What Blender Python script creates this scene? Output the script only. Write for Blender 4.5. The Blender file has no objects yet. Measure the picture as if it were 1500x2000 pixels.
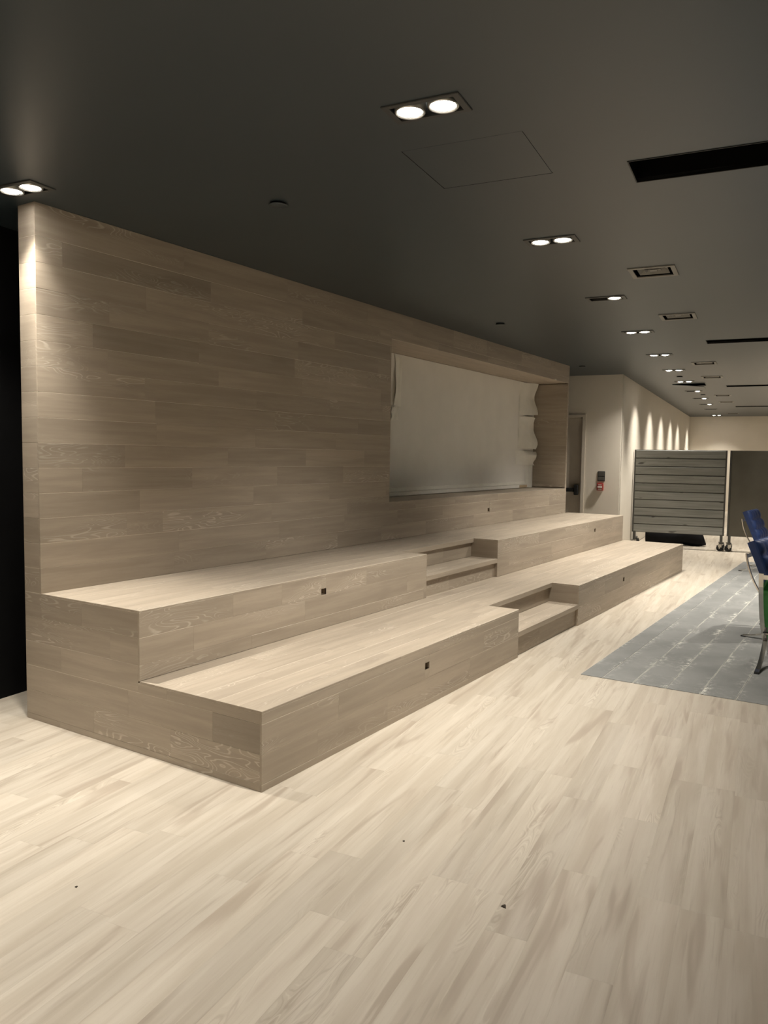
import bpy, math, random
from mathutils import Vector, Matrix

# ------------------------------------------------------------------ camera, world, exposure
SC = bpy.context.scene
COL = SC.collection
F_PX, YAW, PITCH, ROLL = 1524.1, 0.5698, -0.0714, 0.0142
CAM = Vector((2.500, -2.823, 1.658))
def cam_axes():
    cy, sy, cp, sp = math.cos(YAW), math.sin(YAW), math.cos(PITCH), math.sin(PITCH)
    f = Vector((-sy*cp, cy*cp, sp)); r = Vector((cy, sy, 0)); u = r.cross(f)
    return r*math.cos(ROLL)+u*math.sin(ROLL), u*math.cos(ROLL)-r*math.sin(ROLL), f
CR, CU, CF = cam_axes()
cd = bpy.data.cameras.new('camera'); cam = bpy.data.objects.new('camera', cd); COL.objects.link(cam)
cd.sensor_fit = 'VERTICAL'; cd.sensor_height = 36.0; cd.sensor_width = 27.0
cd.lens = F_PX/2000*36; cd.clip_start = .05; cd.clip_end = 100
cam.matrix_world = Matrix(((CR.x, CU.x, -CF.x, CAM.x), (CR.y, CU.y, -CF.y, CAM.y), (CR.z, CU.z, -CF.z, CAM.z), (0, 0, 0, 1)))
SC.camera = cam
def to_px(p):
    v = Vector(p)-CAM; d = v.dot(CF)
    if d < .05: return None
    return 750+F_PX*v.dot(CR)/d, 1000-F_PX*v.dot(CU)/d, d

w = bpy.data.worlds.new('world'); SC.world = w; w.use_nodes = True
w.node_tree.nodes['Background'].inputs[0].default_value = (.02, .02, .02, 1)
w.node_tree.nodes['Background'].inputs[1].default_value = 0.0
SC.view_settings.view_transform = 'Standard'; SC.view_settings.look = 'None'
SC.view_settings.gamma = 1.0; SC.view_settings.use_curve_mapping = False
SC.view_settings.exposure = 1.15
SC.cycles.max_bounces = 7; SC.cycles.diffuse_bounces = 5; SC.cycles.glossy_bounces = 3; SC.cycles.transmission_bounces = 2
SC.cycles.caustics_reflective = False; SC.cycles.caustics_refractive = False
SC.cycles.use_adaptive_sampling = True; SC.cycles.adaptive_threshold = .025; SC.cycles.sample_clamp_indirect = 6.0
LAMP_W = 95.0                                   # radiant power of one lit lamp
LAMP_COL = (1.0, .93, .82)
LAMP_CONE, LAMP_BLEND = 100, 1.0

# ------------------------------------------------------------------ dimensions (metres)
H = 3.116
T1, T2 = .406, .797
X1, X2, X3 = -.885, -1.768, -1.932
YL, YU, YW = 9.413, 9.334, 9.205
N1, N2, ND = 3.176, 4.683, .308
S1, S2 = .215, .600
O1, O2, OZ1, OZ2, OD = 3.937, 9.150, 1.189, 2.844, .565
ROW = .152
TH = math.radians(7.0)
CT, ST = math.cos(TH), math.sin(TH)
def R(u, v, z=0.0): return Vector((u*CT-v*ST, u*ST+v*CT, z))
def UV(x, y): return x*CT+y*ST, -x*ST+y*CT
RU, RV, RZ = R(1, 0), R(0, 1), Vector((0, 0, 1))
U_L, U_R, V_B, V_F = -2.38, 6.0, -6.5, 24.96
U_W, V_W = -.047, 10.84

# ------------------------------------------------------------------ materials
class NT:
    def __init__(s, name):
        s.m = bpy.data.materials.new(name); s.m.use_nodes = True
        s.t = s.m.node_tree; s.b = s.t.nodes['Principled BSDF']
    def n(s, typ, **kw):
        o = s.t.nodes.new(typ)
        for k, v in kw.items(): setattr(o, k, v)
        return o
    def l(s, a, b): s.t.links.new(a, b)
    def put(s, sock, v):
        if hasattr(v, 'is_output'): s.l(v, sock)
        else: sock.default_value = v
    def math(s, op, a, b=0.0, c=0.0, clamp=False):
        o = s.n('ShaderNodeMath', operation=op); o.use_clamp = clamp
        for i, x in enumerate((a, b, c)): s.put(o.inputs[i], x)
        return o.outputs[0]
    def mapr(s, x, a, b, c=0.0, d=1.0):
        o = s.n('ShaderNodeMapRange'); o.interpolation_type = 'SMOOTHSTEP'
        s.put(o.inputs[0], x)
        for i, q in enumerate((a, b, c, d)): o.inputs[i+1].default_value = q
        return o.outputs[0]
    def mix(s, f, a, b, mode='MIX'):
        o = s.n('ShaderNodeMix', data_type='RGBA', blend_type=mode)
        s.put(o.inputs[0], f)
        s.put(o.inputs[6], a if hasattr(a, 'is_output') else (*a, 1)); s.put(o.inputs[7], b if hasattr(b, 'is_output') else (*b, 1))
        return o.outputs[2]
    def noise(s, vec, scale, sv=(1, 1, 1), detail=2, rough=.5, dist=0.0):
        m = s.n('ShaderNodeMapping'); m.inputs['Scale'].default_value = sv; s.l(vec, m.inputs[0])
        o = s.n('ShaderNodeTexNoise'); s.l(m.outputs[0], o.inputs['Vector'])
        o.inputs['Scale'].default_value = scale; o.inputs['Detail'].default_value = detail
        o.inputs['Roughness'].default_value = rough; o.inputs['Distortion'].default_value = dist
        return o.outputs[0]
    def bump(s, h, strength=.1, dist=.001):
        o = s.n('ShaderNodeBump'); o.inputs['Strength'].default_value = strength; o.inputs['Distance'].default_value = dist
        s.l(h, o.inputs['Height']); s.l(o.outputs[0], s.b.inputs['Normal'])
    def base(s, c): s.put(s.b.inputs['Base Color'], c if hasattr(c, 'is_output') else (*c, 1))
    def set(s, rough=.5, metal=0.0, spec=.5):
        s.b.inputs['Roughness'].default_value = rough; s.b.inputs['Metallic'].default_value = metal
        s.b.inputs['Specular IOR Level'].default_value = spec
        return s

def paint(name, col, rough=.6, metal=0.0, spec=.4, var=.06, scale=9.0):
    t = NT(name).set(rough, metal, spec)
    co = t.n('ShaderNodeTexCoord').outputs['Object']
    n = t.noise(co, scale, detail=3)
    f = t.mapr(n, .3, .7)
    t.base(t.mix(f, tuple(c*(1-var) for c in col), tuple(min(1, c*(1+var)) for c in col)))
    return t.m

def attr(t, name):
    a = t.n('ShaderNodeAttribute', attribute_name=name); return a.outputs['Fac']

def oak():                                     # limed taupe oak of the platform and the feature wall
    t = NT('limed_oak').set(.52, 0, .35)
    uv = t.n('ShaderNodeUVMap', uv_map='UVMap').outputs[0]
    tone, fig = attr(t, 'tone'), attr(t, 'fig')
    streak = t.noise(uv, 1.0, (1.1, 16, 1), 3, .6, .3)
    grain = t.noise(uv, 1.0, (9, 240, 1), 1, .6)
    blot = t.noise(uv, 1.0, (1.3, 7, 1), 2)
    c = t.mix(t.mapr(streak, .3, .72), (.352, .298, .236), (.428, .366, .293))
    c = t.mix(t.mapr(blot, .58, .80, 0, .55), c, (.285, .238, .19))
    c = t.mix(t.mapr(grain, .52, .8, 0, .35), c, (.31, .263, .212))
    field = t.noise(uv, 1.0, (2.0, 11.5, 1), 1.5, .45, .6)
    ring = t.math('ABSOLUTE', t.math('SUBTRACT', t.math('FRACT', t.math('MULTIPLY', field, 17)), .5))
    line = t.mapr(ring, .33, .48)
    area = t.mapr(t.noise(uv, 1.0, (.75, 5, 1), 1, .4), .50, .63)
    m = t.math('MULTIPLY', t.math('MULTIPLY', line, area), fig)
    c = t.mix(m, c, (.54, .485, .41))
    knot = t.mapr(t.noise(uv, 1.0, (5, 16, 1), 1, .4), .79, .86, 0, .6)
    c = t.mix(knot, c, (.20, .15, .11))
    mul = t.n('ShaderNodeCombineXYZ')
    for i in range(3): t.l(tone, mul.inputs[i])
    t.base(t.mix(1.0, c, mul.outputs[0], 'MULTIPLY'))
    return t.m

def vinyl():                                   # pale beige floor planks with grey-brown streaks
    t = NT('pale_plank').set(.42, 0, .4)
    uv = t.n('ShaderNodeUVMap', uv_map='UVMap').outputs[0]
    tone, fig = attr(t, 'tone'), attr(t, 'fig')
    broad = t.noise(uv, 1.0, (.8, 13, 1), 3, .55, .5)
    streak = t.noise(uv, 1.0, (1.5, 34, 1), 3, .6, .5)
    patch = t.noise(uv, 1.0, (1.0, 10, 1), 2.5, .5, .8)
    grain = t.noise(uv, 1.0, (7, 170, 1), 1, .6)
    c = t.mix(t.mapr(broad, .30, .70), (.455, .40, .325), (.555, .502, .425))
    c = t.mix(t.mapr(patch, .55, .70, 0, .85), c, (.375, .315, .252))
    c = t.mix(t.mapr(streak, .56, .74, 0, .65), c, (.365, .308, .248))
    c = t.mix(t.mapr(streak, .40, .28, 0, .5), c, (.60, .55, .47))
    c = t.mix(t.mapr(grain, .5, .8, 0, .22), c, (.39, .335, .27))
    field = t.noise(uv, 1.0, (1.7, 11.0, 1), 1.5, .45, .6)
    ring = t.math('ABSOLUTE', t.math('SUBTRACT', t.math('FRACT', t.math('MULTIPLY', field, 15)), .5))
    area = t.math('MULTIPLY', t.mapr(t.noise(uv, 1.0, (1.3, 8, 1), 1, .4), .57, .67), fig)
    dark = t.math('MULTIPLY', t.mapr(ring, .34, .48), area)
    lite = t.math('MULTIPLY', t.mapr(ring, .14, .02), area)
    c = t.mix(t.math('MULTIPLY', dark, .5), c, (.33, .275, .215))
    c = t.mix(t.math('MULTIPLY', lite, .6), c, (.61, .56, .475))
    mul = t.n('ShaderNodeCombineXYZ')
    for i in range(3): t.l(tone, mul.inputs[i])
    t.base(t.mix(1.0, c, mul.outputs[0], 'MULTIPLY'))
    return t.m

def grey_mat():                                # dusty grey underlay strips, white scuffs along the joints
    t = NT('dusty_grey').set(.8, 0, .2)
    uv = t.n('ShaderNodeUVMap', uv_map='UVMap').outputs[0]
    sep = t.n('ShaderNodeSeparateXYZ'); co = t.n('ShaderNodeTexCoord').outputs['Object']; t.l(co, sep.inputs[0])
    c = t.mix(t.mapr(t.noise(uv, 2.2, (1, 1, 1), 4), .3, .7), (.190, .194, .190), (.235, .238, .232))
    edge = t.mapr(t.math('ABSOLUTE', sep.outputs[1]), .045, .112)
    dust = t.mapr(t.noise(uv, 19, (1, 1, 1), 6, .75), .48, .60)
    lump = t.mapr(t.noise(uv, 2.6, (1, 1, 1), 2), .42, .66)
    fig = attr(t, 'fig')
    f = t.math('MULTIPLY', t.math('MULTIPLY', dust, t.math('ADD', t.math('MULTIPLY', edge, 1.0), .10)), t.math('MULTIPLY', lump, fig))
    c = t.mix(t.math('MULTIPLY', f, 1.0, clamp=True), c, (.62, .61, .56))
    rim = t.mapr(t.math('ABSOLUTE', sep.outputs[1]), .1095, .1145)
    c = t.mix(t.math('MULTIPLY', rim, t.mapr(t.noise(uv, 5, (1, 1, 1), 3), .35, .6, .15, .8)), c, (.60, .59, .54))
    t.base(c)
    return t.m

def board_grey():
    t = NT('grey_stained_board').set(.5, 0, .4)
    uv = t.n('ShaderNodeUVMap', uv_map='UVMap').outputs[0]
    tone, fig = attr(t, 'tone'), attr(t, 'fig')
    s1 = t.noise(uv, 1.0, (1.2, 22, 1), 4, .55, .3)
    c = t.mix(t.mapr(s1, .3, .72), (.185, .19, .18), (.27, .275, .262))
    kn = t.noise(uv, 1.0, (4, 10, 1), 1, .4)
    c = t.mix(t.mapr(kn, .70, .80, 0, .85), c, (.035, .034, .030))
    mul = t.n('ShaderNodeCombineXYZ')
    for i in range(3): t.l(tone, mul.inputs[i])
    t.base(t.mix(1.0, c, mul.outputs[0], 'MULTIPLY')); t.bump(s1, .3, .002)
    return t.m

def emit(name, col, k):
    t = NT(name); t.b.inputs['Emission Color'].default_value = (*col, 1); t.b.inputs['Emission Strength'].default_value = k
    t.base((.8, .8, .8)); t.m.cycles.emission_sampling = 'NONE'; return t.m

M = dict(
    limed=paint('limed_edge', (.62, .56, .47), .6, 0, .3, .1, 20), oak=oak(), vinyl=vinyl(), grey=grey_mat(), board=board_grey(),
    ceil=paint('charcoal_ceiling', (.027, .038, .045), .38, 0, .6, .03, 1.2),
    black=paint('black_paint', (.006, .006, .0065), .8, 0, .1),
    void=paint('dark_void', (.004, .004, .004), .9, 0, .05),
    joint=paint('joint_backing', (.30, .25, .20), .8, 0, .1),  # oak-toned backing colour under and behind the planks
    cream=paint('cream_wall', (.70, .65, .565), .7, 0, .25, .015, 2),
    trimw=paint('cream_trim', (.64, .59, .51), .45, 0, .4, .02),
    doorm=paint('cream_door_shaded', (.50, .45, .38), .45, 0, .4, .03),  # wall cream taken darker, the door's shade is put into the colour
    panel=paint('white_primer', (.80, .775, .72), .75, 0, .2, .02, 3),
    paper=paint('white_paper', (.84, .82, .75), .7, 0, .2, .03, 6),
    tape=paint('tan_tape', (.48, .37, .24), .6, 0, .3, .05),
    lampmetal=paint('dark_lamp_metal', (.055, .056, .054), .42, .3, .5, .05),
    housing=paint('black_lamp_housing', (.018, .018, .017), .55, .2, .4),
    ring=paint('satin_lamp_ring', (.55, .55, .53), .3, .9, .5),
    vent=paint('grey_vent_metal', (.24, .23, .205), .5, .1, .4),
    steel=paint('brushed_steel', (.56, .54, .50), .28, 1.0, .5),
    chrome=paint('polished_chrome', (.68, .66, .62), .14, 1.0, .5, .02),
    darkmetal=paint('dark_steel', (.10, .10, .095), .45, .6, .5),
    rubber=paint('black_rubber', (.012, .012, .012), .7, 0, .3),
    olive=paint('olive_grey_panel', (.115, .108, .088), .65, 0, .3, .08, 3),
    bag=paint('black_nylon', (.005, .005, .006), .7, 0, .15, .2, 14),
    blue=paint('blue_leather', (.015, .036, .125), .45, 0, .5, .14, 22),
    green=paint('green_plastic', (.055, .29, .075), .45, 0, .5, .05),
    red=paint('red_plastic', (.30, .035, .03), .4, 0, .5),
    white=paint('white_plastic', (.7, .68, .64), .4, 0, .5),
    switch=paint('grey_switch', (.075, .072, .062), .45, 0, .4),
    chip=paint('brown_chip', (.05, .04, .03), .8, 0, .2),
    lit=emit('lit_lens', (1.0, .95, .86), 26.0),
    dim=emit('dim_lens', (1.0, .80, .55), .12),
    off=paint('unlit_lens', (.16, .15, .14), .25, .3, .6),
)

# ------------------------------------------------------------------ mesh helpers
def link(name, mesh, mat, parent=None, mw=None):
    o = bpy.data.objects.new(name, mesh); COL.objects.link(o)
    if mat is not None and mesh is not None and not mesh.materials: mesh.materials.append(mat)
    if parent is not None: o.parent = parent
    if mw is not None: o.matrix_local = mw
    return o
def empty(name, mw):
    o = bpy.data.objects.new(name, None); COL.objects.link(o); o.empty_display_size = .1; o.matrix_world = mw
    return o
def tag(o, label=None, cat=None, group=None, kind=None):
    if label: o['label'] = label
    if cat: o['category'] = cat
    if group: o['group'] = group
    if kind: o['kind'] = kind
    return o
def frame(o, x, y, z):
    return Matrix(((x[0], y[0], z[0], o[0]), (x[1], y[1], z[1], o[1]), (x[2], y[2], z[2], o[2]), (0, 0, 0, 1)))
WORLD = Matrix.Identity(4)
ROOM = frame((0, 0, 0), RU, RV, RZ)

class MB:
    def __init__(s): s.v, s.f, s.sm = [], [], []
    def add(s, vs, fs, smooth=False):
        k = len(s.v); s.v += [tuple(p) for p in vs]
        for f in fs: s.f.append(tuple(i+k for i in f)); s.sm.append(smooth)
        return s
    def box(s, x0, x1, y0, y1, z0, z1, m=None):
        vs = [Vector((x, y, z)) for z in (z0, z1) for y in (y0, y1) for x in (x0, x1)]
        if m is not None: vs = [m @ p for p in vs]
        return s.add(vs, [(0, 2, 3, 1), (4, 5, 7, 6), (0, 1, 5, 4), (2, 6, 7, 3), (0, 4, 6, 2), (1, 3, 7, 5)])
    def bbox(s, x0, x1, y0, y1, z0, z1, c=.004):          # box with chamfered edges
        import itertools
        X, Y, Z = (x0, x1), (y0, y1), (z0, z1); ix = {}; vs = []
        for a, b, d in itertools.product((0, 1), repeat=3):
            sx, sy, sz = (c if a == 0 else -c), (c if b == 0 else -c), (c if d == 0 else -c)
            for k, p in enumerate(((X[a], Y[b]+sy, Z[d]+sz), (X[a]+sx, Y[b], Z[d]+sz), (X[a]+sx, Y[b]+sy, Z[d]))):
                ix[(a, b, d, k)] = len(vs); vs.append(p)
        g = lambda a, b, d, k: ix[(a, b, d, k)]
        fs = []
        for a in (0, 1):
            q = [g(a, 0, 0, 0), g(a, 1, 0, 0), g(a, 1, 1, 0), g(a, 0, 1, 0)]; fs.append(q if a else q[::-1])
            q = [g(0, a, 0, 1), g(1, a, 0, 1), g(1, a, 1, 1), g(0, a, 1, 1)]; fs.append(q[::-1] if a else q)
            q = [g(0, 0, a, 2), g(1, 0, a, 2), g(1, 1, a, 2), g(0, 1, a, 2)]; fs.append(q if a else q[::-1])
        for a, b in itertools.product((0, 1), repeat=2):
            fs.append([g(a, b, 0, 0), g(a, b, 0, 1), g(a, b, 1, 1), g(a, b, 1, 0)])
            fs.append([g(a, 0, b, 0), g(a, 0, b, 2), g(a, 1, b, 2), g(a, 1, b, 0)])
            fs.append([g(0, a, b, 1), g(0, a, b, 2), g(1, a, b, 2), g(1, a, b, 1)])
        for a, b, d in itertools.product((0, 1), repeat=3): fs.append([g(a, b, d, 0), g(a, b, d, 1), g(a, b, d, 2)])
        return s.add(vs, fs)
    def lathe(s, prof, n=24, cx=0, cy=0, cap=True, smooth=True):
        vs = [(cx+r*math.cos(2*math.pi*i/n), cy+r*math.sin(2*math.pi*i/n), z) for r, z in prof for i in range(n)]
        fs = [(j*n+i, j*n+(i+1) % n, (j+1)*n+(i+1) % n, (j+1)*n+i) for j in range(len(prof)-1) for i in range(n)]
        if cap: fs += [tuple(range(n))[::-1], tuple((len(prof)-1)*n+i for i in range(n))]
        return s.add(vs, fs, smooth)
    def strip(s, pts, wy, th, y=0.0):                     # flat bar following a curve in the x-z plane
        vs = []
        for i, p in enumerate(pts):
            a = pts[max(0, i-1)]; b = pts[min(len(pts)-1, i+1)]
            d = Vector((b[0]-a[0], b[1]-a[1])).normalized(); nx, nz = -d.y*th/2, d.x*th/2
            for yy in (y-wy/2, y+wy/2):
                vs += [(p[0]+nx, yy, p[1]+nz), (p[0]-nx, yy, p[1]-nz)]
        fs = []
        for i in range(len(pts)-1):
            a, b = i*4, i*4+4
            fs += [(a, b, b+2, a+2), (a+1, a+3, b+3, b+1), (a, a+1, b+1, b), (a+2, b+2, b+3, a+3)]
        e = (len(pts)-1)*4
        fs += [(0, 2, 3, 1), (e, e+1, e+3, e+2)]
        return s.add(vs, fs, False)
    def tube(s, pts, r, n=8):
        pts = [Vector(p) for p in pts]; vs = []
        for i, p in enumerate(pts):
            d = (pts[min(len(pts)-1, i+1)]-pts[max(0, i-1)]).normalized()
            a = d.orthogonal().normalized(); b = d.cross(a)
            vs += [p+(a*math.cos(2*math.pi*k/n)+b*math.sin(2*math.pi*k/n))*r for k in range(n)]
        fs = [(j*n+i, j*n+(i+1) % n, (j+1)*n+(i+1) % n, (j+1)*n+i) for j in range(len(pts)-1) for i in range(n)]
        fs += [tuple(range(n))[::-1], tuple((len(pts)-1)*n+i for i in range(n))]
        return s.add(vs, fs, True)
    def mesh(s, name):
        me = bpy.data.meshes.new(name); me.from_pydata(s.v, [], s.f); me.update()
        me.polygons.foreach_set('use_smooth', s.sm)
        return me
    def build(s, name, mat, parent=None, mw=None): return link(name, s.mesh(name), mat, parent, mw)

def holed_sheet(rect, holes, place):
    """flat sheet with rectangular holes, cut along all hole edges"""
    a0, a1, b0, b1 = rect
    A = sorted({a0, a1, *[q for h in holes for q in h[:2] if a0 < q < a1]})
    B = sorted({b0, b1, *[q for h in holes for q in h[2:] if b0 < q < b1]})
    m = MB(); m.v = [tuple(place(a, b)) for b in B for a in A]; n = len(A)
    for j in range(len(B)-1):
        for i in range(n-1):
            ca, cb = (A[i]+A[i+1])/2, (B[j]+B[j+1])/2
            if any(h[0] < ca < h[1] and h[2] < cb < h[3] for h in holes): continue
            m.f.append((j*n+i, j*n+i+1, (j+1)*n+i+1, (j+1)*n+i)); m.sm.append(False)
    return m

# planks: local x along the grain, y across, z out of the surface (top face at z = 0)
RND = random.Random(11)
def plank_mesh(name, items, c, T, limed=0):
    """items: (cx, cy, L, W, tone, fig, seed, swap) in one mesh, chamfered top edges, UV in metres"""
    vs, fs, uvs, tone, fig = [], [], [], [], []
    for cx, cy, L, W, tn, fg, sd, mat2 in items:
        k = len(vs); a, b = L/2, W/2; e = min(c, .0003)
        loc = [(-a+e, -b+c, 0), (a-e, -b+c, 0), (a-e, b-c, 0), (-a+e, b-c, 0), (-a, -b, -c), (a, -b, -c), (a, b, -c), (-a, b, -c), (-a, -b, -T), (a, -b, -T), (a, b, -T), (-a, b, -T)]
        vs += [(cx+p[0], cy+p[1], p[2]) for p in loc]
        q = [(0, 1, 2, 3), (4, 5, 1, 0), (5, 6, 2, 1), (6, 7, 3, 2), (7, 4, 0, 3), (8, 9, 5, 4), (9, 10, 6, 5), (10, 11, 7, 6), (11, 8, 4, 7), (11, 10, 9, 8)]
        fs += [tuple(i+k for i in f) for f in q]
        for f in q:
            for i in f: uvs += [loc[i][0]+sd*13.7, loc[i][1]+loc[i][2]+sd*7.31]
        tone += [tn]*12; fig += [fg]*12
    me = bpy.data.meshes.new(name); me.from_pydata(vs, [], fs)
    uv = me.uv_layers.new(name='UVMap'); uv.data.foreach_set('uv', uvs)
    for nm, arr in (('tone', tone), ('fig', fig)):
        at = me.attributes.new(nm, 'FLOAT', 'POINT'); at.data.foreach_set('value', arr)
    if limed:
        for p in me.polygons:
            if p.index in (1, 3): p.material_index = 1
    me.update()
    return me
def subtract(r, h):
    x0, x1, y0, y1 = r; a0, a1, b0, b1 = h
    if a1 <= x0+1e-6 or a0 >= x1-1e-6 or b1 <= y0+1e-6 or b0 >= y1-1e-6: return [r]
    out = []
    if a0 > x0: out.append((x0, a0, y0, y1))
    if a1 < x1: out.append((a1, x1, y0, y1))
    m0, m1 = max(x0, a0), min(x1, a1)
    if b0 > y0: out.append((m0, m1, y0, b0))
    if b1 < y1: out.append((m0, m1, b1, y1))
    return [q for q in out if q[1]-q[0] > .004 and q[3]-q[2] > .004]
TK = .012
def cover(parent, O, U, V, ulen, rows, joints=None, holes=(), tones=(.86, 1.10), figs=(0, 1), mat='oak', lmin=.85, lmax=1.30, c=.0017, gap=.0, special=None, limed=.6):
    """lay planks over a surface: origin O, grain along U, rows along V, normal U x V"""
    O, U, V = Vector(O), Vector(U), Vector(V); N = U.cross(V)
    for ri, (v0, v1) in enumerate(rows):
        js = sorted(q for q in (joints or {}).get(ri, []) if 0 < q < ulen)
        cuts = [0.0]
        for nxt in js+[ulen]:
            first = len(cuts) == 1 and not js
            while nxt-cuts[-1] > lmax*1.12:
                step = RND.uniform(lmin, lmax)
                if first: step *= RND.uniform(.3, 1); first = False
                if nxt-(cuts[-1]+step) < .3: step = (nxt-cuts[-1])/2
                cuts.append(cuts[-1]+step)
            cuts.append(nxt)
        for a, b in zip(cuts, cuts[1:]):
            tn = RND.uniform(*tones); fg = RND.choice((0, .25, .6, .9, 1.0)) if figs[1] else 0; sd = RND.uniform(0, 40)
            if special:
                for (rr, uu, t2, f2) in special:
                    if rr == ri and a < uu < b: tn, fg = t2, f2
            rects = [(a, b, v0, v1)]
            for h in holes: rects = [q for r in rects for q in subtract(r, h)]
            for (x0, x1, y0, y1) in rects:
                me = plank_mesh('plank', [(0, 0, x1-x0-gap, y1-y0-gap, tn, fg, sd, 0)], min(c, (y1-y0)/5, (x1-x0)/5), TK, 1)
                me.materials.append(M[mat]); me.materials.append(M['limed'] if RND.random() < limed else M[mat])
                P = O+U*((x0+x1)/2)+V*((y0+y1)/2)
                link('plank', me, M[mat], parent, frame(P, U, V, N))
def rows_between(v0, v1, base, pitch=ROW, eps=.008):
    k = math.floor((v0-base)/pitch)+1; out = [v0]
    while base+k*pitch < v1-eps:
        if base+k*pitch > v0+eps: out.append(base+k*pitch)
        k += 1
    out.append(v1)
    return list(zip(out, out[1:]))

EX, EY, EZ = Vector((1, 0, 0)), Vector((0, 1, 0)), Vector((0, 0, 1))

# ------------------------------------------------------------------ lamp, vent and slot positions in the room frame
LAMP_U = .812
LAMPS = [  # u, v, left lit, right lit, label
    (-1.640, .030, 1, 1, 'twin square ceiling downlight beside the near end of the plank wall'),
    (LAMP_U, .010, 1, 1, 'largest twin ceiling downlight, both lamps lit, beside the square access hatch'),
    (LAMP_U, 2.190, 1, 1, 'twin ceiling downlight between the access hatch and the nearest air vent, both lamps lit'),
    (LAMP_U, 4.245, 2, 1, 'twin ceiling downlight with a dim left lamp, just beyond the nearest air vent'),
    (LAMP_U, 6.290, 1, 1, 'twin ceiling downlight next beyond the one with a dim left lamp'),
    (LAMP_U, 8.420, 1, 1, 'twin ceiling downlight, fifth of the long row, left of the third air vent'),
    (LAMP_U, 10.420, 1, 1, 'twin ceiling downlight, sixth of the long row, just past the third air vent'),
    (LAMP_U, 12.420, 1, 1, 'twin ceiling downlight right before the ajar ceiling flap'),
    (LAMP_U, 14.620, 3, 1, 'twin ceiling downlight with only its right lamp lit, just past the ajar flap'),
    (LAMP_U, 16.720, 3, 1, 'half-lit twin downlight, second past the ajar ceiling flap'),
    (LAMP_U, 18.850, 3, 1, 'half-lit twin downlight, third past the ajar ceiling flap'),
    (LAMP_U, 20.900, 3, 0, 'unlit twin downlight near the far end of the long row'),
    (LAMP_U, 24.100, 1, 1, 'farthest twin ceiling downlight, close to the cream far wall'),
]
OFFLAMPS = [(-1.64, -2.10, 1, 1), (-1.64, -4.20, 1, 1), (LAMP_U, -4.20, 1, 1), (3.24, -4.20, 1, 1)]+[(3.24, v, 1, 1) for v in (6.29, 8.42, 12.42, 16.7, 20.9, 24.1)]  # unseen fixtures outside the frame, powered to fill the hall with light
LW, LD = .345, .175
VENTS = [(1.325, 3.353, 'nearest and largest square air vent in the grey ceiling'), (1.32, 5.43, 'square air vent second from the camera'),
         (1.315, 9.62, 'square ceiling air vent third from the camera'), (1.315, 11.75, 'square ceiling air vent fourth from the camera'),
         (1.315, 15.95, 'square ceiling air vent fifth from the camera, beyond the ajar flap'), (1.315, 18.05, 'small-looking square air vent sixth from the camera'),
         (1.315, 23.1, 'farthest square air vent near the far cream wall')]
VW = .345
SLOTS = [(1.490, .955, 1.265, 'widest black recessed slot in the ceiling, nearest of the four'), (1.480, 7.235, 7.525, 'second black slot in the ceiling, beyond the nearest air vents'),
         (1.480, 13.50, 13.79, 'third black ceiling slot, thin line at the right'), (1.480, 19.78, 20.07, 'farthest black ceiling slot, a thin line near the far wall')]
HATCH = (.520, 1.115, .395, .962)              # u0 u1 v0 v1
FLAP = (.545, 1.125, 12.93, 13.40)

# ------------------------------------------------------------------ room shell
holes = [(u-LW/2+.022, u+LW/2-.022, v-LD/2+.016, v+LD/2-.016) for u, v, *_ in LAMPS+OFFLAMPS]
holes += [(u-VW/2+.025, u+VW/2-.025, v-VW/2+.025, v+VW/2-.025) for u, v, _ in VENTS]
holes += [(u0, u0+3.6, v0, v1) for u0, v0, v1, _ in SLOTS]
holes += [HATCH, FLAP]
ceiling = holed_sheet((U_L-.1, U_R+.1, V_B-.1, V_F+.1), holes, lambda a, b: (a, b, 0)).build('ceiling', M['ceil'], None, ROOM @ Matrix.Translation((0, 0, H)))
tag(ceiling, 'flat charcoal grey painted ceiling with recessed fittings', kind='structure')

def wall(name, p0, p1, label, mat='cream', holes=(), t=.12):
    """upright wall from p0 to p1, front face to the left of the direction p0 -> p1"""
    p0, p1 = Vector(p0), Vector(p1); d = (p1-p0); L = d.length; d.normalize(); n = Vector((-d.y, d.x, 0))
    m = holed_sheet((0, L, 0, H+.05), holes, lambda a, b: (a, 0, b))
    k = len(m.v); m.add([(0, -t, 0), (L, -t, 0), (L, -t, H+.05), (0, -t, H+.05)], [(3, 2, 1, 0)])
    m.add([(0, 0, 0), (0, -t, 0), (0, -t, H+.05), (0, 0, H+.05)], [(0, 1, 2, 3)])
    m.add([(L, 0, 0), (L, -t, 0), (L, -t, H+.05), (L, 0, H+.05)], [(3, 2, 1, 0)])
    o = m.build(name, M[mat], None, frame(p0, d, n, EZ))
    return tag(o, label, kind='structure')
DU0, DU1, DZ = -1.655, -.705, 2.385            # door leaf
wall('wall_left', R(U_L, V_W), R(U_L, V_B), 'black painted wall behind the plank wall', 'black')
wall('wall_return', R(U_W, V_W), R(U_L, V_W), 'short cream wall with the exit door', 'cream', [(U_W-DU1, U_W-DU0, 0, DZ)])
wall('wall_side', R(U_W, V_F), R(U_W, V_W+.06), 'long cream wall with light scallops', 'cream')
wall('wall_far', R(U_R, V_F), R(U_W, V_F), 'cream end wall far at the back', 'cream')
wall('wall_right', R(U_R, V_B), R(U_R, V_F), 'cream wall on the open side of the hall', 'cream')
wall('wall_rear', R(U_L, V_B), R(U_R, V_B), 'wall at the near end of the hall', 'cream')

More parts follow.
